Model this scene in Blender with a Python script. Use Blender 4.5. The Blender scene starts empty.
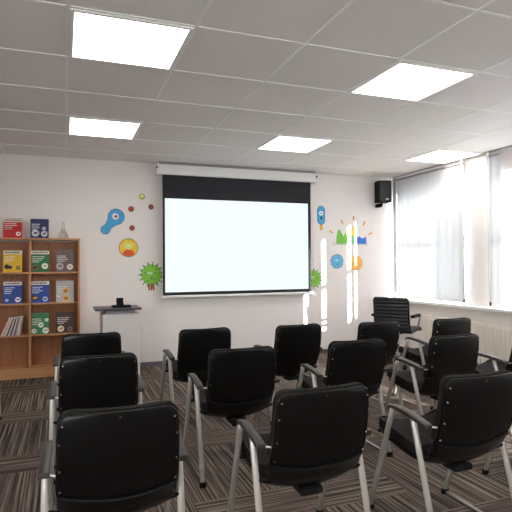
import bpy, bmesh, math, random
from mathutils import Vector, Matrix
random.seed(4)
sc = bpy.context.scene
col = sc.collection
PI = math.pi

# ---------------------------------------------------------------- camera
CAM = Vector((-0.0173, -2.8145, 1.3233))
YAW, PITCH, ROLL = 0.358736, 0.016924, -0.007271
fw = Vector((math.sin(YAW)*math.cos(PITCH), math.cos(YAW)*math.cos(PITCH), math.sin(PITCH)))
r0 = Vector((math.cos(YAW), -math.sin(YAW), 0))
u0 = r0.cross(fw)
rt = math.cos(ROLL)*r0 + math.sin(ROLL)*u0
up = -math.sin(ROLL)*r0 + math.cos(ROLL)*u0
cd = bpy.data.cameras.new('camera')
cam = bpy.data.objects.new('camera', cd)
col.objects.link(cam)
m = Matrix((rt, up, -fw)).transposed().to_4x4()
m.translation = CAM
cam.matrix_world = m
cd.sensor_width = 36.0
cd.lens = 510.97/512*36.0
cd.clip_start = 0.05
sc.camera = cam

# ---------------------------------------------------------------- world, sun, exposure
w = bpy.data.worlds.new('sky')
sc.world = w
w.use_nodes = True
bg = w.node_tree.nodes['Background']
bg.inputs[0].default_value = (0.95, 0.97, 1.0, 1)
bg.inputs[1].default_value = 8
sd = bpy.data.lights.new('sun', 'SUN')
sd.energy = 28
sd.angle = math.radians(0.5)
sd.color = (1.0, 0.95, 0.88)
sun = bpy.data.objects.new('sun', sd)
col.objects.link(sun)
sun.rotation_euler = Vector((-1, 3, -0.5)).to_track_quat('-Z', 'Y').to_euler()
sun.location = (9, -8, 5)
sc.view_settings.view_transform = 'Standard'
sc.view_settings.look = 'None'
sc.view_settings.gamma = 1
sc.view_settings.use_curve_mapping = False
sc.view_settings.exposure = 0.6
PANEL_LIGHT = 6.2
SCREEN_LIGHT = 0.72

# ---------------------------------------------------------------- materials
def lin(c):
    return tuple(((v/255)/12.92 if v/255 <= 0.04045 else ((v/255+0.055)/1.055)**2.4) for v in c) + (1,)
def N(nt, t, **kw):
    n = nt.nodes.new(t)
    for k, v in kw.items():
        setattr(n, k, v)
    return n
def mat(name, c, rough=0.5, metal=0.0, noise=0.06, nscale=12, bump=0.0, bscale=200, spec=0.5, coat=0.0):
    M = bpy.data.materials.new(name)
    M.use_nodes = True
    nt = M.node_tree
    b = nt.nodes['Principled BSDF']
    b.inputs['Roughness'].default_value = rough
    b.inputs['Metallic'].default_value = metal
    b.inputs['Specular IOR Level'].default_value = spec
    b.inputs['Coat Weight'].default_value = coat
    tc = N(nt, 'ShaderNodeTexCoord')
    nz = N(nt, 'ShaderNodeTexNoise')
    nz.inputs['Scale'].default_value = nscale
    nz.inputs['Detail'].default_value = 4
    nt.links.new(tc.outputs['Object'], nz.inputs['Vector'])
    mx = N(nt, 'ShaderNodeMix', data_type='RGBA')
    L = lin(c)
    mx.inputs[6].default_value = tuple(v*(1-noise) for v in L[:3])+(1,)
    mx.inputs[7].default_value = tuple(min(1, v*(1+noise)) for v in L[:3])+(1,)
    nt.links.new(nz.outputs['Fac'], mx.inputs[0])
    nt.links.new(mx.outputs[2], b.inputs['Base Color'])
    if bump:
        n2 = N(nt, 'ShaderNodeTexNoise')
        n2.inputs['Scale'].default_value = bscale
        nt.links.new(tc.outputs['Object'], n2.inputs['Vector'])
        bp = N(nt, 'ShaderNodeBump')
        bp.inputs['Strength'].default_value = bump
        bp.inputs['Distance'].default_value = 0.002
        nt.links.new(n2.outputs['Fac'], bp.inputs['Height'])
        nt.links.new(bp.outputs['Normal'], b.inputs['Normal'])
    return M
def emis(name, c, s):
    M = bpy.data.materials.new(name)
    M.use_nodes = True
    nt = M.node_tree
    nt.nodes.remove(nt.nodes['Principled BSDF'])
    e = N(nt, 'ShaderNodeEmission')
    e.inputs[0].default_value = lin(c)
    e.inputs[1].default_value = s
    nt.links.new(e.outputs[0], nt.nodes['Material Output'].inputs[0])
    return M

M_wall = mat('painted_wall', (234, 227, 223), 0.8, noise=0.015, nscale=3, bump=0.15, bscale=150)
M_ceil = mat('ceiling_tile', (238, 231, 227), 0.9, noise=0.03, nscale=60, bump=0.6, bscale=180)
M_bar = mat('ceiling_tee', (244, 241, 236), 0.5, noise=0.01)
M_white = mat('white_plastic', (232, 230, 228), 0.4, noise=0.01)
M_pvc = mat('window_frame_white', (236, 238, 242), 0.35, noise=0.01)
M_base = mat('grey_baseboard', (98, 94, 96), 0.6)
M_black = mat('black_plastic', (9, 9, 9), 0.30, noise=0.15, bump=0.10, bscale=320, spec=0.3)
M_blackm = mat('black_matte', (14, 14, 15), 0.8, spec=0.2, noise=0.1)
M_scrblk = mat('screen_masking_black', (36, 36, 42), 0.85, noise=0.05)
M_cush = mat('charcoal_upholstery', (22, 19, 17), 0.9, spec=0.2, noise=0.2, nscale=90, bump=0.4, bscale=500)
M_arm = mat('armrest_grey', (50, 45, 40), 0.45, noise=0.08, bump=0.1)
M_metal = mat('satin_steel', (204, 198, 192), 0.38, metal=0.45, noise=0.04)
M_chrome = mat('chrome', (215, 215, 215), 0.15, metal=1.0)
M_leather = mat('black_leather', (30, 28, 30), 0.5, noise=0.15, bump=0.2, bscale=300)
M_lect = mat('lectern_laminate', (205, 200, 197), 0.5, noise=0.015)
M_lectop = mat('lectern_top_dark', (60, 56, 56), 0.4)
M_grey = mat('mid_grey_metal', (150, 150, 152), 0.4, metal=0.4)
M_rad = mat('radiator_enamel', (232, 224, 214), 0.4, noise=0.01)
M_red = mat('maroon_card', (96, 22, 26), 0.5)
M_outer = mat('outside_render', (190, 185, 178), 0.9)

def wood_mat(name, c1, c2, axis=2):
    M = bpy.data.materials.new(name)
    M.use_nodes = True
    nt = M.node_tree
    b = nt.nodes['Principled BSDF']
    b.inputs['Roughness'].default_value = 0.5
    tc = N(nt, 'ShaderNodeTexCoord')
    mp = N(nt, 'ShaderNodeMapping')
    s = [30, 30, 30]
    s[axis] = 1.5
    mp.inputs['Scale'].default_value = s
    nz = N(nt, 'ShaderNodeTexNoise')
    nz.inputs['Scale'].default_value = 1.6
    nz.inputs['Detail'].default_value = 5
    nz.inputs['Distortion'].default_value = 0.4
    rp = N(nt, 'ShaderNodeValToRGB')
    rp.color_ramp.elements[0].position = 0.3
    rp.color_ramp.elements[1].position = 0.7
    rp.color_ramp.elements[0].color = lin(c1)
    rp.color_ramp.elements[1].color = lin(c2)
    nt.links.new(tc.outputs['Object'], mp.inputs[0])
    nt.links.new(mp.outputs[0], nz.inputs['Vector'])
    nt.links.new(nz.outputs['Fac'], rp.inputs[0])
    nt.links.new(rp.outputs[0], b.inputs['Base Color'])
    return M
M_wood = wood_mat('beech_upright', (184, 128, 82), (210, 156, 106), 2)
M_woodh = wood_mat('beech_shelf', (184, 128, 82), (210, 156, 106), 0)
M_woodb = wood_mat('beech_back_shaded', (150, 94, 56), (176, 116, 72), 2)  # same beech, darkened for the shade at the back of the shelves

def carpet_mat():
    M = bpy.data.materials.new('striped_carpet_tiles')
    M.use_nodes = True
    nt = M.node_tree
    b = nt.nodes['Principled BSDF']
    b.inputs['Roughness'].default_value = 0.95
    b.inputs['Specular IOR Level'].default_value = 0.15
    g = N(nt, 'ShaderNodeNewGeometry')
    sp = N(nt, 'ShaderNodeSeparateXYZ')
    nt.links.new(g.outputs['Position'], sp.inputs[0])
    def mth(op, a, bb=None, c=None):
        n = N(nt, 'ShaderNodeMath', operation=op)
        for i, v in enumerate((a, bb, c)):
            if v is None: continue
            if isinstance(v, (int, float)): n.inputs[i].default_value = v
            else: nt.links.new(v, n.inputs[i])
        return n.outputs[0]
    X, Y = sp.outputs[0], sp.outputs[1]
    ci = mth('FLOOR', mth('DIVIDE', mth('ADD', X, 6.55), 0.60))
    sh = mth('LESS_THAN', mth('ABSOLUTE', mth('SUBTRACT', mth('MODULO', ci, 3.0), 2.0)), 0.5)   # every third column is shifted
    yy = mth('ADD', mth('DIVIDE', mth('SUBTRACT', Y, 0.82-11.5), 1.15), mth('MULTIPLY', sh, 0.5))
    horiz = mth('LESS_THAN', mth('FRACT', yy), 0.28)
    def stripes(sx, sy, off):
        mp = N(nt, 'ShaderNodeMapping')
        mp.inputs['Scale'].default_value = (sx, sy, 1)
        mp.inputs['Location'].default_value = (off, off*2, 0)
        nt.links.new(g.outputs['Position'], mp.inputs[0])
        n = N(nt, 'ShaderNodeTexNoise', noise_dimensions='2D')
        n.inputs['Scale'].default_value = 1
        n.inputs['Detail'].default_value = 3
        n.inputs['Roughness'].default_value = 0.65
        nt.links.new(mp.outputs[0], n.inputs['Vector'])
        return n.outputs['Fac']
    sv = stripes(72, 0.9, 0.0)
    shz = stripes(0.9, 72, 7.0)
    mx = N(nt, 'ShaderNodeMix', data_type='FLOAT')
    nt.links.new(horiz, mx.inputs[0])
    nt.links.new(sv, mx.inputs[2])
    nt.links.new(shz, mx.inputs[3])
    fine = N(nt, 'ShaderNodeTexNoise')
    fine.inputs['Scale'].default_value = 260
    nt.links.new(g.outputs['Position'], fine.inputs['Vector'])
    f2 = mth('ADD', mx.outputs[0], mth('MULTIPLY', mth('SUBTRACT', fine.outputs['Fac'], 0.5), 0.22))
    rp = N(nt, 'ShaderNodeValToRGB')
    e = rp.color_ramp.elements
    e[0].position = 0.34; e[0].color = lin((44, 38, 34))
    e[1].position = 0.68; e[1].color = lin((146, 131, 119))
    m1 = e.new(0.50); m1.color = lin((84, 74, 68))
    nt.links.new(f2, rp.inputs[0])
    # seams between tiles
    fx = mth('FRACT', mth('DIVIDE', mth('ADD', X, 6.55), 0.60))
    seam = mth('LESS_THAN', fx, 0.008)
    dk = N(nt, 'ShaderNodeMix', data_type='RGBA')
    nt.links.new(mth('MULTIPLY', seam, 0.6), dk.inputs[0])
    nt.links.new(rp.outputs[0], dk.inputs[6])
    dk.inputs[7].default_value = lin((45, 40, 40))
    nt.links.new(dk.outputs[2], b.inputs['Base Color'])
    bp = N(nt, 'ShaderNodeBump')
    bp.inputs['Strength'].default_value = 0.5
    bp.inputs['Distance'].default_value = 0.003
    nt.links.new(f2, bp.inputs['Height'])
    nt.links.new(bp.outputs[0], b.inputs['Normal'])
    return M
M_carpet = carpet_mat()

def fabric_mat():
    M = bpy.data.materials.new('translucent_blind_fabric')
    M.use_nodes = True
    nt = M.node_tree
    nt.nodes.remove(nt.nodes['Principled BSDF'])
    d = N(nt, 'ShaderNodeBsdfDiffuse')
    t = N(nt, 'ShaderNodeBsdfTranslucent')
    d.inputs[0].default_value = (0.58, 0.58, 0.60, 1)
    t.inputs[0].default_value = (0.80, 0.80, 0.82, 1)
    # broad vertical stripes of uneven tone in the translucent colour
    g = N(nt, 'ShaderNodeNewGeometry')
    mp = N(nt, 'ShaderNodeMapping')
    mp.inputs['Scale'].default_value = (0.0, 9.0, 0.12)
    nz = N(nt, 'ShaderNodeTexNoise')
    nz.inputs['Scale'].default_value = 1.5
    nt.links.new(g.outputs['Position'], mp.inputs[0])
    nt.links.new(mp.outputs[0], nz.inputs['Vector'])
    rp = N(nt, 'ShaderNodeValToRGB')
    rp.color_ramp.elements[0].position = 0.35
    rp.color_ramp.elements[1].position = 0.65
    rp.color_ramp.elements[0].color = (0.68, 0.70, 0.74, 1)
    rp.color_ramp.elements[1].color = (0.88, 0.88, 0.88, 1)
    nt.links.new(nz.outputs['Fac'], rp.inputs[0])
    nt.links.new(rp.outputs[0], t.inputs[0])
    mx = N(nt, 'ShaderNodeMixShader')
    mx.inputs[0].default_value = 0.07
    nt.links.new(d.outputs[0], mx.inputs[1])
    nt.links.new(t.outputs[0], mx.inputs[2])
    nt.links.new(mx.outputs[0], nt.nodes['Material Output'].inputs[0])
    return M
M_fabric = fabric_mat()

def glass_mat(name, tint=(1, 1, 1), gl=0.08):
    M = bpy.data.materials.new(name)
    M.use_nodes = True
    nt = M.node_tree
    nt.nodes.remove(nt.nodes['Principled BSDF'])
    t = N(nt, 'ShaderNodeBsdfTransparent')
    t.inputs[0].default_value = tint + (1,)
    g = N(nt, 'ShaderNodeBsdfGlossy')
    g.inputs['Roughness'].default_value = 0.05
    mx = N(nt, 'ShaderNodeMixShader')
    mx.inputs[0].default_value = gl
    nt.links.new(t.outputs[0], mx.inputs[1])
    nt.links.new(g.outputs[0], mx.inputs[2])
    nt.links.new(mx.outputs[0], nt.nodes['Material Output'].inputs[0])
    return M
M_glass = glass_mat('window_glass', (0.95, 0.97, 0.97))
M_flask = glass_mat('clear_plastic', (0.97, 0.97, 0.95), 0.12)

_pal = {}
def P(r, g, b, rough=0.5):
    k = (r, g, b, rough)
    if k not in _pal:
        _pal[k] = mat('print_%02x%02x%02x' % (r, g, b), (r, g, b), rough, noise=0.03)
    return _pal[k]

# ---------------------------------------------------------------- mesh helpers
class MB:
    def __init__(s):
        s.v = []; s.f = []; s.mi = []; s.mats = []; s.smooth = []
    def mid(s, m):
        if m not in s.mats: s.mats.append(m)
        return s.mats.index(m)
    def add(s, vs, fs, m, smooth=False):
        o = len(s.v); k = s.mid(m)
        s.v += [tuple(v) for v in vs]
        for f in fs:
            s.f.append([i+o for i in f]); s.mi.append(k); s.smooth.append(smooth)
    def box(s, x0, x1, y0, y1, z0, z1, m, M=None):
        vs = [Vector((x, y, z)) for x in (x0, x1) for y in (y0, y1) for z in (z0, z1)]
        if M: vs = [M @ v for v in vs]
        s.add(vs, [(0,1,3,2),(4,6,7,5),(0,4,5,1),(2,3,7,6),(0,2,6,4),(1,5,7,3)], m)
    def tube(s, pts, r, m, n=10, flat=1.0, caps=True, radii=None):
        # swept tube; flat squeezes the section along the second axis
        pts = [Vector(p) for p in pts]
        vs = []; fs = []
        prev = None
        for i, p in enumerate(pts):
            t = (pts[min(i+1, len(pts)-1)] - pts[max(i-1, 0)]).normalized()
            if prev is None:
                a = Vector((1, 0, 0)) if abs(t.x) < 0.9 else Vector((0, 1, 0))
            else: a = prev
            a = (a - t*a.dot(t)).normalized()
            prev = a
            b = t.cross(a)
            rr = radii[i] if radii else r
            for k in range(n):
                q = 2*PI*k/n
                vs.append(p + a*math.cos(q)*rr*flat + b*math.sin(q)*rr)
        for i in range(len(pts)-1):
            for k in range(n):
                fs.append((i*n+k, i*n+(k+1) % n, (i+1)*n+(k+1) % n, (i+1)*n+k))
        s.add(vs, fs, m, True)
        if caps:
            o = len(pts)-1
            s.add(vs[:n], [tuple(range(n))[::-1]], m)
            s.add(vs[o*n:], [tuple(range(n))], m)
    def cyl(s, c, r, h, m, n=24, axis='z', r2=None):
        c = Vector(c); r2 = r if r2 is None else r2
        d = {'z': Vector((0,0,1)), 'y': Vector((0,1,0)), 'x': Vector((1,0,0))}[axis]
        s.tube([c, c+d*h], r, m, n, radii=[r, r2])
    def disc(s, cx, cz, r, y, th, m, n=28, sx=1, sz=1, ph=0):
        # short cylinder on a wall, front face at y-th
        a = [(cx+sx*r*math.cos(2*PI*k/n+ph), y, cz+sz*r*math.sin(2*PI*k/n+ph)) for k in range(n)]
        b = [(p[0], y-th, p[2]) for p in a]
        s.add(a+b, [tuple(range(n, 2*n))] + [(k, (k+1) % n, n+(k+1) % n, n+k) for k in range(n)], m)
    def poly(s, pts, y, th, m):
        n = len(pts)
        a = [(p[0], y, p[1]) for p in pts]; b = [(p[0], y-th, p[1]) for p in pts]
        s.add(a+b, [tuple(range(n, 2*n))] + [(k, (k+1) % n, n+(k+1) % n, n+k) for k in range(n)], m)
    def lathe(s, prof, m, n=32, c=(0,0,0)):
        vs = []; fs = []
        for r, z in prof:
            for k in range(n):
                q = 2*PI*k/n
                vs.append((c[0]+r*math.cos(q), c[1]+r*math.sin(q), c[2]+z))
        for i in range(len(prof)-1):
            for k in range(n):
                fs.append((i*n+k, i*n+(k+1) % n, (i+1)*n+(k+1) % n, (i+1)*n+k))
        s.add(vs, fs, m, True)
    def build(s, name, parent=None, bevel=0, seg=2, loc=None, rot=None):
        me = bpy.data.meshes.new(name)
        me.from_pydata(s.v, [], s.f)
        for m in s.mats: me.materials.append(m)
        for p, k, sm in zip(me.polygons, s.mi, s.smooth):
            p.material_index = k; p.use_smooth = sm
        bm = bmesh.new(); bm.from_mesh(me)
        bmesh.ops.remove_doubles(bm, verts=bm.verts, dist=1e-6)
        bmesh.ops.recalc_face_normals(bm, faces=bm.faces)
        bm.to_mesh(me); bm.free()
        o = bpy.data.objects.new(name, me)
        col.objects.link(o)
        if parent: o.parent = parent
        if loc: o.location = loc
        if rot: o.rotation_euler = rot
        if bevel:
            b = o.modifiers.new('bevel', 'BEVEL')
            b.width = bevel; b.segments = seg; b.limit_method = 'ANGLE'; b.angle_limit = math.radians(50)
        return o
def one(fn, name, parent=None, **kw):
    b = MB(); fn(b); return b.build(name, parent, **kw)
def thing(name, label, cat, loc=(0,0,0), rz=0, group=None):
    o = bpy.data.objects.new(name, None)
    o.empty_display_size = 0.1
    col.objects.link(o)
    o.location = loc; o.rotation_euler = (0, 0, rz)
    return tag(o, label, cat, group)
def tag(o, label, cat, group=None):
    o['label'] = label; o['category'] = cat
    if group: o['group'] = group
    return o
def struct(o):
    o['kind'] = 'structure'; return o
def copy_tree(o, parent=None):
    c = o.copy(); col.objects.link(c)
    if parent: c.parent = parent
    for ch in list(o.children): copy_tree(ch, c)
    return c

# ---------------------------------------------------------------- the room
WY, RX, LX, BY, CH = 3.997, 4.87, -2.9, -7.6, 2.68
T = 0.6875
b = MB(); b.box(LX-.15, RX+.15, BY-.15, WY+.15, -0.1, 0, M_carpet); struct(b.build('floor'))
b = MB(); b.box(LX-.15, RX+.15, BY-.15, WY+.15, CH, CH+.12, M_ceil)
ceil = struct(b.build('ceiling'))
b = MB()
i = -4
while i*T < RX:
    if i*T > LX: b.box(i*T-.009, i*T+.009, BY, WY, CH-.004, CH+.004, M_bar)
    i += 1
j = -11
while j*T < WY:
    if j*T > BY: b.box(LX, RX, j*T-.009, j*T+.009, CH-.0045, CH+.004, M_bar)
    j += 1
b.build('ceiling_grid', ceil)
b = MB(); b.box(LX-.15, RX+.15, WY, WY+.15, 0, CH, M_wall); struct(b.build('wall_back'))
fill_wins = [(-4.9, -2.5), (-7.4, -5.1)]  # unseen windows added in the left wall to brighten the ceiling and room
LZ0, LZ1 = .5, 2.56
b = MB()
b.box(LX-.15, LX, BY, WY, 0, LZ0, M_wall); b.box(LX-.15, LX, BY, WY, LZ1, CH, M_wall)
for ya, yb in ((-2.5, WY), (-5.1, -4.9), (BY, -7.4)): b.box(LX-.15, LX, ya, yb, LZ0, LZ1, M_wall)
struct(b.build('wall_left'))
for n, (ya, yb) in enumerate(fill_wins):
    b = MB(); f = .055; X0, X1 = LX-.11, LX-.06
    b.box(X0, X1, ya, yb, LZ0, LZ0+f, M_pvc); b.box(X0, X1, ya, yb, LZ1-f, LZ1, M_pvc)
    b.box(X0, X1, ya, ya+f, LZ0+f, LZ1-f, M_pvc); b.box(X0, X1, yb-f, yb, LZ0+f, LZ1-f, M_pvc)
    wo = struct(b.build('window_%d' % (n+6)))  # glazed openings added for fill light, out of view
    one(lambda q: q.box(X0+.02, X0+.026, ya+f, yb-f, LZ0+f, LZ1-f, M_glass), 'pane', wo)
b = MB(); b.box(LX-.15, RX+.15, BY-.15, BY, 0, CH, M_wall); struct(b.build('wall_rear'))
wins = [(2.42, 3.93), (-0.3, 1.95), (-1.9, -0.45), (-4.5, -2.35), (-6.9, -4.9)]  # last ones are unseen, added where the sun streaks and patches need them
ZS, ZH, WT = 0.80, 2.42, 0.12
b = MB()
b.box(RX, RX+WT, BY, WY, 0, ZS-.03, M_wall)
b.box(RX, RX+WT, BY, WY, ZH, CH, M_wall)
ys = [WY] + [v for a in wins for v in (a[1], a[0])] + [BY]
for k in range(0, len(ys), 2):
    b.box(RX, RX+WT, ys[k+1], ys[k], ZS-.03, ZH, M_wall)
struct(b.build('wall_right'))
for n, (ya, yb) in enumerate(wins):
    b = MB(); f = .055
    X0, X1 = RX+.06, RX+.11
    b.box(X0, X1, ya, yb, ZS, ZS+f, M_pvc); b.box(X0, X1, ya, yb, ZH-f, ZH, M_pvc)
    b.box(X0, X1, ya, ya+f, ZS+f, ZH-f, M_pvc); b.box(X0, X1, yb-f, yb, ZS+f, ZH-f, M_pvc)
    if n < 2: b.box(X0, X1, ya+f, yb-f, 1.62, 1.68, M_pvc)
    wo = struct(b.build('window_%d' % (n+1)))
    one(lambda q: q.box(X0+.02, X0+.026, ya+f, yb-f, ZS+f, ZH-f, M_glass), 'pane', wo)
# sill, baseboards
b = MB(); b.box(RX-.13, RX+.06, BY, WY, ZS-.055, ZS-.02, M_white); struct(b.build('trim_1', bevel=.004))
b = MB(); b.box(LX, RX, WY-.012, WY, 0, .055, M_base); struct(b.build('baseboard_back'))
b = MB(); b.box(LX, LX+.012, BY, WY-.012, 0, .055, M_base); struct(b.build('baseboard_left'))
b = MB(); b.box(RX-.012, RX, BY, WY-.012, 0, .055, M_base); struct(b.build('baseboard_right'))

# ---------------------------------------------------------------- ceiling lights
def ceiling_light(i, j, label):
    t = thing('ceiling_light', label, 'ceiling light', ((i+.5)*T, (j+.5)*T, CH), group='square ceiling light panels')
    h = T/2-.012
    def fr(q):
        q.box(-h, h, -h, -h+.022, -.012, -.001, M_bar); q.box(-h, h, h-.022, h, -.012, -.001, M_bar)
        q.box(-h, -h+.022, -h+.022, h-.022, -.012, -.001, M_bar); q.box(h-.022, h, -h+.022, h-.022, -.012, -.001, M_bar)
    one(fr, 'frame', t)
    one(lambda q: q.box(-h+.022, h-.022, -h+.022, h-.022, -.008, -.001, M_panel), 'diffuser', t, )
    return t
M_panel = emis('lit_diffuser', (255, 252, 246), PANEL_LIGHT)
ceiling_light(0, 0, 'large glowing square ceiling panel at the upper left, nearest the camera')
ceiling_light(0, 3, 'glowing square ceiling panel above the wall left of the screen')
ceiling_light(3, 0, 'glowing square ceiling panel at the upper right, between screen and window rows')
ceiling_light(3, 3, 'glowing square ceiling panel just in front of the screen casing')
ceiling_light(6, 3, 'glowing square ceiling panel beside the window blind rail')
ceiling_light(6, 0, 'glowing square ceiling panel beyond the right edge of the photo')
for k in (-3, -6, -9):  # rear panels out of view, added to light the room
    ceiling_light(0, k, 'glowing ceiling panel behind the photographer'); ceiling_light(3, k, 'glowing ceiling panel behind the photographer')

# ---------------------------------------------------------------- blinds
def blind(y0, y1, zb, label, cords=(), group=None):
    t = thing('window_blind', label, 'window blind', (RX-.055, (y0+y1)/2, 2.638), group=group)
    h = (y1-y0)/2
    def fab(q):
        n = max(8, int((y1-y0)/.03)); vs = []; fs = []
        for k in range(n+1):
            yy = -h + 2*h*k/n
            xx = .004*math.sin(yy*2*PI/.127)
            vs += [(xx, yy, -.02), (xx, yy, zb-2.645)]
        for k in range(n):
            fs.append((2*k, 2*k+2, 2*k+3, 2*k+1))
        q.add(vs, fs, M_fabric, True)
    one(fab, 'fabric_panel', t)
    one(lambda q: q.tube([(0, -h, -.018), (0, h, -.018)], .016, M_grey, 12), 'head_rail', t)
    one(lambda q: q.box(-.009, .009, -h, h, zb-2.645-.012, zb-2.645+.006, M_white), 'bottom_bar', t)
    for cy in cords:
        cd_ = one(lambda q: q.tube([(-.02, cy, -.03), (-.02, cy, zb-2.645+.03)], .006, M_white, 8), 'pull_cord', t)
        one(lambda q: q.tube([(-.02, cy, zb-2.645+.03), (-.022, cy, zb-2.645-.02)], .009, M_blackm, 8), 'cord_weight', cd_)
        one(lambda q: (q.box(-.03, .0, cy-.02, cy+.02, -.03, .03, M_chrome), q.tube([(-.035, cy, -.04), (-.035, cy, -.005)], .014, M_chrome, 10)), 'rail_bracket', t)
    return t
blind(2.41, 3.82, .83, 'white translucent blind over the window nearest the screen wall', (-.705,))
blind(1.81, 2.02, .83, 'narrow white translucent blind strip at the right edge beyond the pillar', (.06,))
blind(0.50, 1.63, .83, 'unseen white translucent blind with edges set for sun streaks, just outside the right edge of the photo')  # from here on unseen, placed with gaps that throw the sun streaks
blind(-.40, .33, .83, 'unseen white translucent blind with ends set for sun streaks on the second window, farther from the screen wall')
blind(-2.1, -.57, .83, 'unseen white translucent blind with ends set for sun streaks on the third window from the screen wall')
blind(-4.55, -2.12, 1.0, 'unseen white translucent blind, raised to let sun onto the floor, on the fourth window from the screen wall')
blind(-6.95, -4.55, 1.0, 'unseen white translucent blind, raised to let sun onto the floor, on the fifth window from the screen wall')
# continuous curtain rail
b = MB(); b.box(RX-.075, RX-.035, BY+.2, 3.93, CH-.012, CH-.006, M_grey)
tag(b.build('curtain_rail'), 'long thin metal rail along the ceiling edge above the blinds', 'rail')
# pale strip hanging next to the corner
def strip(q):
    vs = []; fs = []
    for k in range(7):
        vs += [(.004*math.sin(k*1.6), -.045+.015*k, 0), (.004*math.sin(k*1.6), -.045+.015*k, -1.78)]
    for k in range(6): fs.append((2*k, 2*k+2, 2*k+3, 2*k+1))
    q.add(vs, fs, M_fabric, True)
b = MB(); strip(b); o = b.build('curtain_strip', loc=(RX-.055, 3.885, 2.65))
o.modifiers.new('t', 'SOLIDIFY').thickness = .001
tag(o, 'narrow white cloth strip hanging in the corner beside the screen wall', 'curtain')

# radiator
t = thing('radiator', 'white grooved panel radiator under the window sill', 'radiator', (RX-.135, 1.75, .08))
def radp(q):
    n = 44; L = 2.8
    for k in range(n):
        y0 = -L/2 + L*k/n
        q.box(-.012, 0.0, y0+.012, y0+L/n-.012, .02, .47, M_rad)
    q.box(0, .015, -L/2, L/2, 0, .49, M_rad)
one(radp, 'front_panel', t, bevel=.003)
one(lambda q: (q.box(-.006, .085, -1.4, 1.4, .49, .51, M_rad), q.box(.07, .085, -1.4, 1.4, 0, .49, M_rad)), 'top_grille', t, bevel=.003)
for by in (-1.0, .96):
    one(lambda q: q.box(.085, .12, by, by+.04, .1, .4, M_rad), 'wall_bracket', t)
one(lambda q: q.tube([(.05, -1.42, .05), (.05, -1.42, -.08)], .012, M_rad, 10), 'pipe', t)

# ---------------------------------------------------------------- projection screen
t = thing('projection_screen', 'pull-down white projection screen with black masking on the far wall', 'projection screen', (0, 3.88, 0))
def casing(q):
    q.box(1.13, 3.42, -.045, .115, 2.515, 2.655, M_white)
one(casing, 'casing', t, bevel=.012)
one(lambda q: q.box(1.14, 3.41, -.046, .11, 2.645, 2.672, M_grey), 'casing_top_strip', t)  # grey strip along the top of the casing
for xa, xb in ((1.105, 1.13), (3.42, 3.445)):
    e = one(lambda q: q.box(xa, xb, -.05, .115, 2.51, 2.66, M_white), 'end_cap', t, bevel=.006)
    one(lambda q: q.cyl(((xa+xb)/2-.006, -.054, 2.60), .013, .006, M_blackm, 12, 'y'), 'cap_screw', e)
one(lambda q: q.box(1.189, 3.349, -.002, .001, .925, 2.516, M_scrblk), 'black_masking', t)
M_screen = emis('lit_screen', (238, 253, 255), SCREEN_LIGHT)
one(lambda q: q.box(1.219, 3.303, -.004, -.0021, .968, 2.205, M_screen), 'projected_image', t)
one(lambda q: q.box(1.165, 3.385, -.012, .012, .895, .926, M_white), 'bottom_bar', t, bevel=.004)

# ---------------------------------------------------------------- loudspeaker
t = thing('wall_speaker', 'small black loudspeaker mounted high beside the window corner', 'loudspeaker', (4.545, 3.80, 2.42), math.radians(-12))
one(lambda q: q.box(-.105, .105, -.09, .09, -.165, .165, M_blackm), 'cabinet', t, bevel=.012)
one(lambda q: q.box(-.09, .09, -.098, -.089, -.15, .15, M_black), 'grille', t, bevel=.004)
one(lambda q: q.box(.0, .05, -.1, -.097, -.125, -.115, M_chrome), 'badge', t)
one(lambda q: (q.tube([(-.02, 0, -.165), (-.02, 0, -.2), (-.02, .07, -.2)], .014, M_blackm, 10), q.box(-.05, .01, .06, .2, -.22, -.17, M_blackm)), 'wall_bracket', t)

# ---------------------------------------------------------------- wall stickers
SY = WY - .0005
OUT = P(40, 44, 48)
def sticker(name, label, fn, group=None):
    b = MB(); fn(b)
    return tag(b.build(name), label, 'wall sticker', group)
def spiky(q, cx, cz, r, body, n=26, sp=.035, seed=1):
    R = random.Random(seed)
    pts = []
    for k in range(n*2):
        a = PI*k/n
        rr = r + (sp*R.uniform(.6, 1.2) if k % 2 else 0)
        pts.append((cx+rr*math.cos(a), cz+rr*math.sin(a)))
    q.poly(pts, SY, .0012, P(48, 110, 34) if body[1] > body[2] else P(30, 96, 150))
    q.disc(cx, cz, r*1.0, SY, .0020, P(*body))
def eyes(q, cx, cz, s, y=.003):
    for dx in (-.9, .9):
        q.disc(cx+dx*s, cz, s*.75, SY, y, P(245, 245, 240), 16)
        q.disc(cx+dx*s, cz, s*.3, SY, y+.001, OUT, 12)
def blue_spoon(q):
    pts = []
    cx, cz, R1 = .610, 1.955, .100
    ex, ez, R2 = .475, 1.785, .055
    ax = math.atan2(ez-cz, ex-cx)
    def ring(cx, cz, R, a0, a1, n):
        return [(cx+R*math.cos(a0+(a1-a0)*k/n), cz+R*math.sin(a0+(a1-a0)*k/n)) for k in range(n+1)]
    nx, nz = math.cos(ax+PI/2), math.sin(ax+PI/2)
    d = Vector((math.cos(ax), math.sin(ax)))
    def outline(g):
        p = ring(cx, cz, R1+g, ax+.75, ax+2*PI-.75, 24)
        w_ = .042+g
        p += [(ex-d.x*.07-nx*w_, ez-d.y*.07-nz*w_)]
        p += ring(ex, ez, R2+g, ax-2.2, ax+2.2, 14)
        p += [(ex-d.x*.07+nx*w_, ez-d.y*.07+nz*w_)]
        return p
    q.poly(outline(.006), SY, .0012, P(28, 84, 130)); q.poly(outline(0), SY, .002, P(64, 160, 212))
    q.disc(.60, 1.96, .042, SY, .003, P(238, 214, 214), 18); q.disc(.605, 1.96, .017, SY, .004, P(60, 50, 60), 12)
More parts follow.
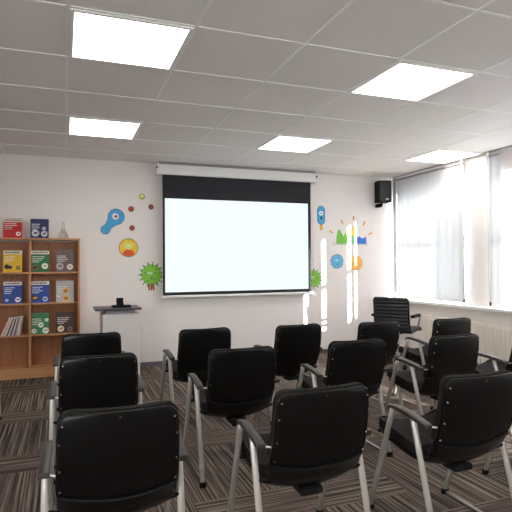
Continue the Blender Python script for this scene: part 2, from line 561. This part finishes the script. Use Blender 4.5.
sticker('wall_sticker', 'blue spoon-shaped germ sticker with one round eye, left of the screen', blue_spoon)
for (x, z, lab) in ((.797, 2.062, 'small dark red dot sticker just right of the blue germ head'),
                    (1.057, 2.097, 'small dark red dot sticker nearest the screen'),
                    (.81, 1.814, 'small dark red dot sticker directly above the yellow circle')):
    sticker('wall_sticker', lab, lambda q: (q.disc(x, z, .036, SY, .0012, P(70, 30, 26), 20), q.disc(x, z, .029, SY, .002, P(176, 66, 44), 20), q.box(x-.015, x+.015, SY-.003, SY-.001, z-.012, z-.007, OUT)), group='small dot stickers left of the screen')
sticker('wall_sticker', 'small yellow dot sticker, highest of the dots left of the screen', lambda q: (q.disc(.94, 2.231, .038, SY, .0012, P(96, 88, 26), 20), q.disc(.94, 2.231, .031, SY, .002, P(214, 202, 60), 20), eyes(q, .94, 2.24, .011)), group='small dot stickers left of the screen')
def yellow(q):
    cx, cz = .764, 1.555
    q.disc(cx, cz, .122, SY, .0012, P(120, 84, 20), 36); q.disc(cx, cz, .114, SY, .002, P(240, 196, 44), 36)
    q.poly([(cx-.08, cz-.078), (cx-.05, cz-.035), (cx, cz-.02), (cx+.05, cz-.035), (cx+.08, cz-.078), (cx+.03, cz-.108), (cx-.03, cz-.108)], SY, .003, P(226, 86, 38))
    q.disc(cx, cz+.018, .042, SY, .0035, P(214, 226, 120), 20, sx=1.2)
    for a in range(6): q.disc(cx+.055*math.cos(a*PI/5), cz+.03+.04*math.sin(a*PI/5), .011, SY, .003, P(214, 226, 120), 10)
    eyes(q, cx, cz+.025, .013, .0045)
sticker('wall_sticker', 'yellow circle sticker with a pale green germ and orange body', yellow)
def germ_tree(q, cx, cz, r, pot=True, seed=1):
    spiky(q, cx, cz, r, (128, 194, 52), 15, .022, seed)
    R = random.Random(seed)
    for k in range(15):
        a = 2*PI*k/15 + .2
        q.disc(cx+(r+.030)*math.cos(a), cz+(r+.030)*math.sin(a), .012, SY, .002, P(92, 156, 48), 10)
    for k in range(9):
        a = R.uniform(0, 2*PI); d = R.uniform(.3, .85)*r
        q.disc(cx+d*math.cos(a), cz+d*math.sin(a), .009, SY, .003, P(66, 128, 36), 8)
    eyes(q, cx-.02, cz+.02, .02)
    q.poly([(cx-.03, cz-.035), (cx, cz-.048), (cx+.03, cz-.035), (cx, cz-.04)], SY, .004, OUT)
    if pot:
        for k in (-1, 0, 1):
            q.box(cx-.008+k*.028-.005, cx-.008+k*.028+.017, SY-.003, SY, cz-r-.075, cz-r+.01, P(150, 52, 34))
sticker('wall_sticker', 'green spiky germ sticker with red stem, left of the screen', lambda q: germ_tree(q, 1.06, 1.20, .130))
sticker('wall_sticker', 'green spiky germ sticker half hidden behind the right screen edge', lambda q: germ_tree(q, 3.44, 1.11, .115, False, 3))
def pop(q):
    cx, cz = 3.582, 2.055
    def cap(w_, h, g):
        return [(cx+(w_+g)*math.cos(a), cz+h+(w_+g)*math.sin(a)) for a in [PI*k/10 for k in range(11)]] + [(cx+(w_+g)*math.cos(a), cz-h+(w_+g)*math.sin(a)) for a in [PI+PI*k/10 for k in range(11)]]
    q.box(cx-.024, cx+.024, SY-.001, SY, 1.835, 1.95, P(216, 164, 44))
    q.poly(cap(.058, .075, .008), SY, .0015, P(24, 70, 110)); q.poly(cap(.058, .075, 0), SY, .002, P(62, 160, 214))
    q.disc(cx, cz+.03, .033, SY, .003, P(245, 245, 245), 18); q.disc(cx, cz+.03, .013, SY, .004, OUT, 12)
    q.disc(cx, cz-.04, .02, SY, .003, P(30, 70, 110), 14, sz=1.3)
sticker('wall_sticker', 'blue capsule germ sticker with one white eye on an orange stem', pop)
sticker('wall_sticker', 'round blue fuzzy virus sticker', lambda q: (spiky(q, 3.845, 1.362, .098, (96, 176, 222), 22, .022, 5), eyes(q, 3.84, 1.38, .015), q.poly([(3.81, 1.335), (3.845, 1.31), (3.88, 1.335), (3.845, 1.32)], SY, .004, OUT)))
def orange(q):
    cx, cz = 4.176, 1.335
    q.disc(cx, cz, .115, SY, .0012, P(200, 130, 50), 36); q.disc(cx, cz, .108, SY, .002, P(244, 176, 84), 36)
    for k in range(5): q.disc(cx-.07+.035*k, cz-.03+.03*(k % 2), .011, SY, .003, P(226, 140, 50), 10)
    eyes(q, cx, cz+.035, .014); q.poly([(cx-.03, cz-.01), (cx, cz-.03), (cx+.03, cz-.01), (cx, cz-.02)], SY, .004, OUT)
sticker('wall_sticker', 'round orange face sticker', orange)
def hills(q):
    z0 = 1.632
    q.poly([(3.835, z0), (3.84, 1.74), (3.87, 1.84), (3.895, 1.85), (3.93, 1.80), (3.96, 1.745), (4.0, 1.80), (4.05, 1.76), (4.06, z0)], SY, .002, P(122, 192, 66))
    q.poly([(4.06, z0), (4.07, 1.75), (4.12, 1.775), (4.17, 1.76), (4.2, z0)], SY, .0021, P(118, 200, 132))
    q.poly([(4.2, z0), (4.2, 1.72), (4.235, 1.755), (4.27, 1.72), (4.31, 1.72), (4.36, 1.745), (4.365, z0)], SY, .0022, P(44, 104, 200))
    q.box(3.785, 4.385, SY-.006, SY, z0-.022, z0, P(206, 206, 206))
    q.box(3.785, 3.80, SY-.006, SY, z0, z0+.03, P(206, 206, 206))
    cx = 4.14
    q.poly([(cx-.055, 1.80), (cx-.045, 1.765), (cx, 1.755), (cx+.045, 1.765), (cx+.055, 1.80), (cx+.045, 1.85), (cx+.02, 1.885), (cx, 1.905), (cx-.02, 1.885), (cx-.045, 1.85)], SY, .003, P(246, 214, 50))
    eyes(q, cx, 1.83, .010, .004)
sticker('wall_sticker', 'green and blue hills sticker with a yellow pear on a pale line', hills)
for (x, z, a, lab) in ((3.747, 1.81, -35, 'short orange ray sticker, leftmost above the hills'), (3.938, 1.965, -70, 'short orange ray sticker, second from left above the hills'),
                  (4.14, 2.03, 90, 'short orange ray sticker, top middle above the yellow pear'), (4.327, 1.945, 60, 'short orange ray sticker, second from right above the hills'), (4.433, 1.79, 25, 'short orange ray sticker, rightmost above the hills')):
    c_, s_ = math.cos(math.radians(a)), math.sin(math.radians(a))
    pts = [(x+c_*u-s_*v, z+s_*u+c_*v) for u, v in ((-.035, -.010), (0, -.013), (.035, -.009), (.035, .009), (0, .013), (-.035, .010))]
    sticker('wall_sticker', lab, lambda q: q.poly(pts, SY, .0015, P(226, 156, 66)), group='orange rays above the hills')

# ---------------------------------------------------------------- bookcase
BF, BB = 3.80, 3.985
t = thing('bookcase', 'light beech bookcase with display shelves beside the lectern', 'bookcase', (-.44, BF, 0))
X0, X1 = -.99+.44, .160+.44     # local x of outer sides
D = BB-BF
zs = [.105, .49, .865, 1.235, 1.62]
def up_(x, name='side_panel'):
    one(lambda q: q.box(x, x+.02, 0, D, 0.06 if name == 'divider' else 0, 1.64, M_wood), name, t)
up_(X0); up_(X1-.02); up_(.44-.412, 'divider')
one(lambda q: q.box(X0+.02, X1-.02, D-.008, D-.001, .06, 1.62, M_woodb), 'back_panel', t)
for z in zs:
    if z == 1.62:
        one(lambda q: q.box(X0-.005, X1+.005, -.005, D, z+.02, z+.04, M_woodh), 'top_board', t)
    else:
        for xa, xb in ((X0+.02, .028), (.048, X1-.02)):
            one(lambda q: q.box(xa, xb, .002, D-.008, z, z+.018, M_woodh), 'shelf', t)
one(lambda q: q.box(X0+.02, X1-.02, .004, .02, 0.0, .06, M_woodh), 'plinth', t)
one(lambda q: q.box(X0+.02, X1-.02, -.004, .012, .06, .123, M_woodh), 'bottom_rail', t)

WHT = P(238, 236, 230)
def display_book(x, z, cw, chh, cover, header, art, label, name='book'):
    lean = math.radians(-10)
    o = thing(name, label, 'book', (x, BF+.05, z+.002), group='display books on the bookcase')
    o.rotation_euler = (lean, 0, 0)
    h = cw/2
    one(lambda q: (q.box(-h, h, 0, .010, 0, chh, P(*cover)), q.box(-h+.003, h-.002, .0015, .0085, .003, chh+.0005, WHT)), 'book_block', o)
    if header:
        def hd(q):
            q.box(-h+.002, h-.002, -.0012, 0, chh-.045, chh-.004, P(226, 222, 206))
            x_ = -h+.015
            R = random.Random(int(x*100)+int(z*10))
            while x_ < h-.03:
                w_ = R.uniform(.006, .016)
                q.box(x_, x_+w_, -.0018, -.001, chh-.034+R.uniform(0, .004), chh-.016, P(*header)); x_ += w_+.004
        one(hd, 'title_strip', o)
    def txt(q):
        R = random.Random(int(x*77)+int(z*13))
        for k in range(4):
            zz = chh*.70-.022*k
            w_ = R.uniform(.35, .7)*cw*(1 if k < 3 else .6)
            x_ = -h+.014
            while x_ < -h+.014+w_:
                ww = R.uniform(.005, .014)
                q.box(x_, x_+ww, -.0012, 0, zz, zz+.008, WHT); x_ += ww+.003
    one(txt, 'cover_text', o)
    def artf(q):
        for (ax, az, r, c, c2) in art:
            q.disc(ax*cw-h, az*chh, r, 0, .0012, P(*c), 20)
            if c2:
                q.disc(ax*cw-h, az*chh, r*.5, 0, .002, P(*c2), 12, sx=1.2, sz=.7)
                q.disc(ax*cw-h+r*.45, az*chh+r*.3, r*.2, 0, .0025, P(*c2), 10)
    if art: one(artf, 'cover_picture', o)
    return o
WC = (236, 236, 230)
cw, chh = .205, .262
z3, z2, z1 = zs[3]+.018, zs[2]+.018, zs[1]+.018
display_book(-.592, 1.662, .205, .235, (188, 32, 34), (80, 80, 70), [(.8, .2, .026, WC, (188, 60, 60))], 'red book with pale title strip on top of the bookcase')
display_book(-.298, 1.662, .205, .235, (34, 40, 92), None, [(.28, .25, .042, (200, 206, 216), (90, 96, 120)), (.76, .22, .036, (200, 206, 216), (90, 96, 120)), (.74, .5, .022, (170, 176, 196), None)], 'navy book with two pale round pictures on top of the bookcase')
display_book(-.592, z3, cw, chh, (232, 186, 30), (60, 60, 60), [(.2, .25, .028, (50, 40, 60), None), (.38, .22, .02, (50, 40, 60), None), (.8, .2, .024, (60, 50, 60), (210, 190, 120))], 'yellow book on the upper shelf of the bookcase')
display_book(-.292, z3, cw, chh, (36, 112, 62), (50, 60, 50), [(.22, .2, .036, (120, 90, 60), (30, 40, 30)), (.76, .27, .036, WC, (160, 190, 160))], 'green book with pale title strip on the upper shelf')
display_book(-.012, z3, cw, chh+.01, (104, 84, 80), None, [(.22, .25, .042, (186, 176, 172), (110, 90, 90)), (.78, .22, .036, (226, 218, 206), (200, 180, 160))], 'grey-brown book with pale discs on the upper shelf')
display_book(-.592, z2, cw, chh, (24, 70, 150), (50, 50, 60), [(.78, .17, .030, WC, (80, 110, 160)), (.2, .15, .018, (180, 190, 210), None)], 'blue book with one white oval picture on the middle shelf')
display_book(-.292, z2, cw, chh, (22, 62, 152), (50, 50, 60), [(.22, .22, .036, (70, 50, 40), (220, 170, 60)), (.78, .17, .03, (170, 190, 220), (40, 80, 150))], 'blue book with a dark yellow-brown picture on the middle shelf')
display_book(-.012, z2, cw, chh, (176, 174, 172), None, [(.52, .52, .036, (226, 160, 40), (120, 80, 30)), (.55, .17, .036, (232, 170, 44), (120, 80, 30)), (.15, .3, .018, WC, (90, 90, 90))], 'grey book with two orange pictures on the middle shelf')
display_book(-.292, z1, cw, chh-.01, (44, 122, 80), None, [(.55, .42, .030, WC, (150, 190, 160)), (.18, .15, .028, WC, (150, 190, 160)), (.8, .16, .036, WC, (150, 190, 160)), (.85, .66, .022, (200, 220, 200), None)], 'green book with four white pictures on the lower shelf')
display_book(-.012, z1, cw, chh-.005, (66, 44, 40), None, [(.27, .2, .038, (230, 216, 190), (180, 150, 110)), (.78, .17, .028, (130, 112, 104), (60, 40, 40))], 'dark brown book with a cream disc on the lower shelf')
# leaning magazines
cols = [(206, 60, 50), (232, 228, 220), (214, 190, 120), (236, 232, 226), (130, 50, 60), (226, 222, 214), (70, 60, 70), (226, 220, 214), (120, 90, 140), (222, 190, 170), (230, 226, 220), (180, 160, 150)]
for k in range(12):
    xx = -.735 + k*.0195
    a = math.radians(25-k*1.4)
    o = one(lambda q: (q.box(0, .012, 0, .14, 0, .225, P(*cols[k])), q.box(.0015, .0105, .002, .139, .002, .2265, WHT)), 'magazine')
    o.location = (xx, BF+.02, z1+.001); o.rotation_euler = (0, a, 0)
    wh = ['leftmost of the leaning row', 'second from left in the leaning row', 'third from left in the leaning row', 'fourth from left in the leaning row', 'fifth from left in the leaning row', 'sixth from left in the leaning row', 'sixth from right in the leaning row', 'fifth from right in the leaning row', 'fourth from right in the leaning row', 'third from right in the leaning row', 'second from right in the leaning row', 'rightmost of the leaning row'][k]
    tag(o, 'thin magazine on the lower shelf, ' + wh, 'magazine', 'leaning magazines on the lower shelf')
# clear plastic model on top
t = thing('clear_flask', 'clear conical flask-like vessel on top of the bookcase', 'vessel', (-.03, BF+.08, 1.66))
one(lambda q: q.lathe([(.0, .004), (.072, .004), (.075, .012), (.05, .06), (.018, .13), (.014, .20), (.018, .205), (.011, .20), (.015, .13), (.046, .06), (.068, .014), (0, .008)], M_flask), 'flask_body', t)
one(lambda q: q.lathe([(0, 0), (.09, 0), (.09, .003), (0, .0035)], M_white), 'base_dish', t)

# ---------------------------------------------------------------- lectern
t = thing('lectern', 'pale grey box lectern with dark top standing beside the bookcase', 'lectern', (.592, 3.20, 0))
one(lambda q: q.box(-.208, .208, 0, .42, 0, .77, M_lect), 'body', t, bevel=.004)
one(lambda q: q.box(-.17, .15, .03, .38, .77, .812, M_grey), 'riser', t)
one(lambda q: q.box(-.29, .225, -.03, .42, .812, .838, M_lectop), 'top_board', t, bevel=.008)
t = thing('presentation_device', 'small black presentation device standing on the lectern top', 'device', (.592, 3.35, .838))
one(lambda q: q.box(-.09, .12, -.08, .08, 0, .022, M_blackm), 'base', t, bevel=.006)
one(lambda q: q.box(-.04, .04, -.02, .02, .022, .045, M_blackm), 'stand', t, bevel=.004)
one(lambda q: q.box(-.045, .035, -.02, .0, .045, .11, M_blackm), 'display', t, bevel=.005)

# ---------------------------------------------------------------- conference chair
PROF = [(-.066, .808), (-.062, .75), (-.050, .66), (-.024, .56), (.002, .50), (.030, .45), (.060, .400), (.115, .360), (.20, .348), (.32, .365), (.44, .39), (.50, .395)]
def prof_at(tt, pr=PROF):
    L = [0]
    for a, c in zip(pr, pr[1:]): L.append(L[-1]+math.dist(a, c))
    d = tt*L[-1]
    for k in range(len(pr)-1):
        if d <= L[k+1]+1e-9:
            f = (d-L[k])/(L[k+1]-L[k])
            # Catmull-Rom
            p0 = Vector(pr[max(k-1, 0)]); p1 = Vector(pr[k]); p2 = Vector(pr[k+1]); p3 = Vector(pr[min(k+2, len(pr)-1)])
            return .5*((2*p1)+(p2-p0)*f+(2*p0-5*p1+4*p2-p3)*f*f+(3*p1-p0-3*p2+p3)*f**3), L[-1]
    return Vector(pr[-1]), L[-1]
def shell_surface(q, t0, t1, off, wadd, m, thick, nt=30, nu=14, rc=.05, round0=True, round1=True, dip=0):
    LT = prof_at(0)[1]
    A = []; B = []
    for i in range(nt+1):
        c = (1-math.cos(PI*i/nt))/2
        tt = t0+(t1-t0)*c
        p, _ = prof_at(tt)
        e = .004
        pa, _ = prof_at(max(0, tt-e)); pb, _ = prof_at(min(1, tt+e))
        tg = (pb-pa).normalized(); nrm = Vector((-tg.y, tg.x))   # towards the sitter (front/up)
        if nrm.x < 0 and nrm.y < 0: nrm = -nrm
        if p.x < .03 and nrm.x < 0: nrm = -nrm
        if p.x > .1 and nrm.y < 0: nrm = -nrm
        W = .213+.009*tt/.35 if tt < .35 else (.222-.010*min(1, (tt-.35)/.12) if tt < .55 else .212+.012*(tt-.55)/.45)
        W += wadd
        d0 = (tt-t0)*LT; d1 = (t1-tt)*LT
        for dd, ok in ((d0, round0), (d1, round1)):
            if ok and dd < rc: W -= rc-math.sqrt(max(0, rc*rc-(rc-dd)**2))
        curve = .022 if tt < .40 else .022+.012*min(1, (tt-.4)/.15)
        for k in range(nu+1):
            u = -1+2*k/nu
            s_ = .5*(u+math.sin(u*PI/2))
            x = s_*W
            if dip:
                p, _ = prof_at(t0-dip*s_*s_+(t1-t0+dip*s_*s_)*c)
            bend = curve*abs(s_)**2.2
            base = Vector((x, p.x+nrm.x*(off+bend), p.y+nrm.y*(off+bend)))
            A.append(base); B.append(base+Vector((0, nrm.x*thick, nrm.y*thick)))
    n1 = nu+1; nA = len(A); fs = []
    for i in range(nt):
        for k in range(nu):
            a = i*n1+k
            fs.append((a, a+1, a+n1+1, a+n1)); fs.append((nA+a, nA+a+n1, nA+a+n1+1, nA+a+1))
    for i in range(nt):
        for k in (0, nu):
            a = i*n1+k; fs.append((a, a+n1, nA+a+n1, nA+a))
    for k in range(nu):
        for a in (k, nt*n1+k):
            fs.append((a, a+1, nA+a+1, nA+a))
    q.add(A+B, fs, m, True)
def make_chair():
    t = thing('conference_chair', 'x', 'chair')
    def sh(name, *a, parent=t, bev=.004, **k):
        b = MB(); shell_surface(b, *a, **k)
        return b.build(name, parent, bevel=bev, seg=2)
    back = sh('back_shell', 0.012, 0.50, 0, 0, M_black, .012)
    sh('seat_shell', 0.405, 0.985, -.012, -.003, M_black, .018, rc=.06, round0=False, dip=.035)
    sh('back_cushion', 0.0, 0.40, .011, .000, M_cush, .028, rc=.052, bev=.010)
    sh('seat_cushion', 0.50, 1.0, .013, -.004, M_cush, .050, rc=.05, bev=.012)
    def rim(q):
        LT = prof_at(0)[1]; pts = []
        def pt(tt, s_, W):
            p = prof_at(tt)[0]; e = .004
            tg = (prof_at(tt+e)[0]-prof_at(max(0, tt-e))[0]).normalized(); nr = Vector((-tg.y, tg.x))
            bd = .022*abs(s_)**2.2 - .001
            return (s_*W, p.x+nr.x*bd, p.y+nr.y*bd)
        ins = .011; rc = .05-ins
        side = [.44-.40*k/16 for k in range(17)]
        for tt in side: pts.append(pt(tt, -.955, .215+.009*min(1, tt/.35)))
        for k in range(1, 7):
            a = PI/2*k/6
            pts.append(pt(max(.015, (ins+rc-rc*math.sin(a))/LT), -(.205-rc+rc*math.cos(a))/.215, .215))
        pts2 = [(-x, y, z) for (x, y, z) in pts[::-1]]
        q.tube(pts+pts2, .0032, M_black, 6)
    one(rim, 'shell_rim', back)
    for sx in (-1, 1):
        for zz in (.765, .70, .60, .515):
            p = prof_at((.808-zz)*1.03/prof_at(0)[1])[0]
            xx = .196 if zz > .75 else .206
            one(lambda q: q.tube([(sx*xx, p.x+.016, zz), (sx*xx, p.x+.006, zz)], .0042, M_chrome, 8), 'rivet', back)
    one(lambda q: q.tube([(0, -.060, .782), (0, -.072, .782)], .004, M_arm, 8), 'rivet', back)
    one(lambda q: q.box(-.055, .055, .08, .18, .316, .348, M_blackm), 'seat_mechanism', t, bevel=.010)
    for sx in (-1, 1):
        X = -.260 if sx < 0 else .240
        def pad(q):
            prof = [(.015, .578), (.08, .592), (.16, .603), (.24, .610), (.295, .606), (.31, .592)]
            vs = []; fs = []
            for (y, z) in prof:
                hw = .0205 if y < .29 else .017
                hh = .0115 if y < .29 else .007
                for k in range(12):
                    a = 2*PI*k/12
                    ca, sa = math.cos(a), math.sin(a)
                    vs.append((X+hw*math.copysign(abs(ca)**.35, ca), y, z+hh*math.copysign(abs(sa)**.35, sa)))
            n = len(prof)
            for i_ in range(n-1):
                for k in range(12): fs.append((i_*12+k, i_*12+(k+1) % 12, (i_+1)*12+(k+1) % 12, (i_+1)*12+k))
            fs.append(tuple(range(12))[::-1]); fs.append(tuple(range((n-1)*12, n*12)))
            q.add(vs, fs, M_arm, True)
        one(pad, 'armrest', t, bevel=.003)
        fl = one(lambda q: q.tube([(X, .285, .598), (X, .30, .56), (X*1.0, .50, .022)], .0125, M_metal, 12, flat=1.2), 'leg', t)
        one(lambda q: q.tube([(X, .497, .030), (X, .503, .0)], .017, M_blackm, 12, flat=1.25), 'foot_cap', fl)
        rl = one(lambda q: q.tube([(X, .125, .59), (X, .12, .565), (X, -.035, .022)], .0125, M_metal, 12, flat=1.2), 'leg', t)
        one(lambda q: q.tube([(X, -.032, .030), (X, -.038, 0.0)], .017, M_blackm, 12, flat=1.25), 'foot_cap', rl)
        one(lambda q: q.tube([(X, .36, .42), (sx*.19, .36, .412)], .010, M_blackm, 10), 'seat_bracket', t)
        one(lambda q: q.tube([(X, .075, .42), (sx*.18, .085, .405)], .009, M_blackm, 10), 'seat_bracket', t)
        one(lambda q: q.tube([(X, .035, .575), (sx*.205, .0, .575)], .0045, M_metal, 8), 'arm_connector', t)
    one(lambda q: q.tube([(.240, .49, .012), (.240, -.03, .012)], .008, M_metal, 8), 'floor_runner', t)
    return t
chair0 = make_chair()
chairs = [
 (.172, -.861, -2, 'black chair seen square from behind, closest at the bottom left corner', 'first'),
 (.1715, .292, -2, 'black chair directly ahead of the closest bottom left chair'),
 (.179, 1.30, -3, 'black chair farthest back in the left column, nearest the bookcase'),
 (1.0475, 1.228, 2, 'black chair in the second column nearest the screen wall'),
 (1.0135, .2005, -1, 'black chair in the middle of the second column, below the screen'),
 (.994, -.875, -1, 'black chair at the bottom centre with its seat mechanism showing'),
 (1.851, 1.168, 4, 'black chair standing in front of the right end of the screen'),
 (1.835, .2085, 0, 'black chair in the middle of the third column, behind the bottom centre chair'),
 (1.792, -.918, 0, 'large black chair at the bottom right showing both left legs'),
 (2.5955, 1.082, 5, 'black chair just in front of the ribbed office chair, sunlight on its back'),
 (2.5945, .143, 2, 'black chair directly ahead of the large bottom right chair'),
 (3.36, 1.03, 3, 'black chair nearest the radiator and window sill'),
 (3.32, .12, 8, 'black chair cut by the right edge beside the radiator, armrest showing'),
 (2.70, -.80, -2, 'black chair mostly outside the lower right edge of the photo'),
 (-.785, 1.62, 0, 'black chair at the left edge with only one armrest showing'),
]
for k, c in enumerate(chairs):
    o = chair0 if k == 0 else copy_tree(chair0)
    o.location = (c[0], c[1], 0); o.rotation_euler = (0, 0, math.radians(c[2]))
    o['label'] = c[3]; o['group'] = 'black conference chairs in rows'

# ---------------------------------------------------------------- office chair by the corner
t = thing('office_chair', 'black ribbed high-back swivel office chair in the corner by the window, seen from behind', 'office chair', (4.05, 2.80, 0), math.radians(-54))
def ribbed(q, path, W, th, m, step=.045):
    # path: list of (y,z); ribs bulge along the path
    L = [0]
    for a, c in zip(path, path[1:]): L.append(L[-1]+math.dist(a, c))
    n = int(L[-1]/step)*6
    A = []
    def at(d):
        for k in range(len(path)-1):
            if d <= L[k+1]+1e-9:
                f = (d-L[k])/(L[k+1]-L[k]); return Vector(path[k]).lerp(Vector(path[k+1]), f)
        return Vector(path[-1])
    rings = []
    for i_ in range(n+1):
        d = L[-1]*i_/n
        p = at(d); tg = (at(min(L[-1], d+.02))-at(max(0, d-.02))).normalized(); nn = Vector((-tg.y, tg.x))
        bul = th*(.55+.45*abs(math.sin(PI*d/step)))
        ring = []
        for (u, v) in ((-1, -1), (-1, 1), (-.97, 1), (.97, 1), (1, 1), (1, -1), (.97, -1), (-.97, -1)):
            r_ = bul if abs(u) < .99 else bul*.6
            ring.append((u*W, p.x+nn.x*v*r_, p.y+nn.y*v*r_))
        rings += ring
    fs = []
    for i_ in range(n):
        for k in range(8): fs.append((i_*8+k, i_*8+(k+1) % 8, (i_+1)*8+(k+1) % 8, (i_+1)*8+k))
    fs.append(tuple(range(8))[::-1]); fs.append(tuple(range(n*8, n*8+8)))
    q.add(rings, fs, m, True)
one(lambda q: ribbed(q, [(-.20, .50), (-.22, .60), (-.235, .72), (-.245, .875)], .215, .022, M_leather), 'backrest', t)
one(lambda q: ribbed(q, [(.27, .45), (.22, .475), (0, .47), (-.15, .46), (-.20, .50)], .24, .024, M_leather), 'seat', t)
one(lambda q: (q.tube([(-.215, -.245, .875), (.215, -.245, .875)], .024, M_leather, 12)), 'top_roll', t)
for sx in (-1, 1):
    a = one(lambda q: q.tube([(sx*.225, -.215, .62), (sx*.25, -.17, .645), (sx*.255, .10, .64), (sx*.25, .15, .60), (sx*.225, .10, .45)], .011, M_chrome, 10), 'arm_loop', t)
    one(lambda q: q.box(sx*.255-.027, sx*.255+.027, -.19, .10, .64, .675, M_blackm), 'arm_pad', a, bevel=.01)
    one(lambda q: q.tube([(sx*.222, -.245, .87), (sx*.222, -.22, .6), (sx*.222, -.18, .47), (sx*.222, .25, .455)], .012, M_blackm, 10), 'side_rail', t)
one(lambda q: (q.cyl((0, 0, .10), .026, .34, M_chrome, 16), q.box(-.09, .09, -.1, .1, .42, .45, M_blackm)), 'gas_column', t)
def star(q):
    for k in range(5):
        a = 2*PI*k/5+.3
        q.tube([(0, 0, .11), (.15*math.cos(a), .15*math.sin(a), .105), (.29*math.cos(a), .29*math.sin(a), .075)], .02, M_chrome, 10, radii=[.026, .02, .013])
one(star, 'star_base', t)
for k in range(5):
    a = 2*PI*k/5+.3
    one(lambda q: q.tube([(.29*math.cos(a)-.02*math.sin(a), .29*math.sin(a)+.02*math.cos(a), .028), (.29*math.cos(a)+.02*math.sin(a), .29*math.sin(a)-.02*math.cos(a), .028)], .028, M_blackm, 14), 'caster', t)
# maroon box on the floor between the chairs
t = thing('storage_box', 'small dark maroon box with pale lid standing by the office chair', 'box', (4.43, 3.27, 0), .2)
one(lambda q: q.box(-.10, .10, -.08, .08, 0, .14, M_red), 'box_body', t, bevel=.003)
one(lambda q: q.box(-.105, .105, -.085, .085, .14, .155, P(206, 196, 186)), 'lid', t, bevel=.003)
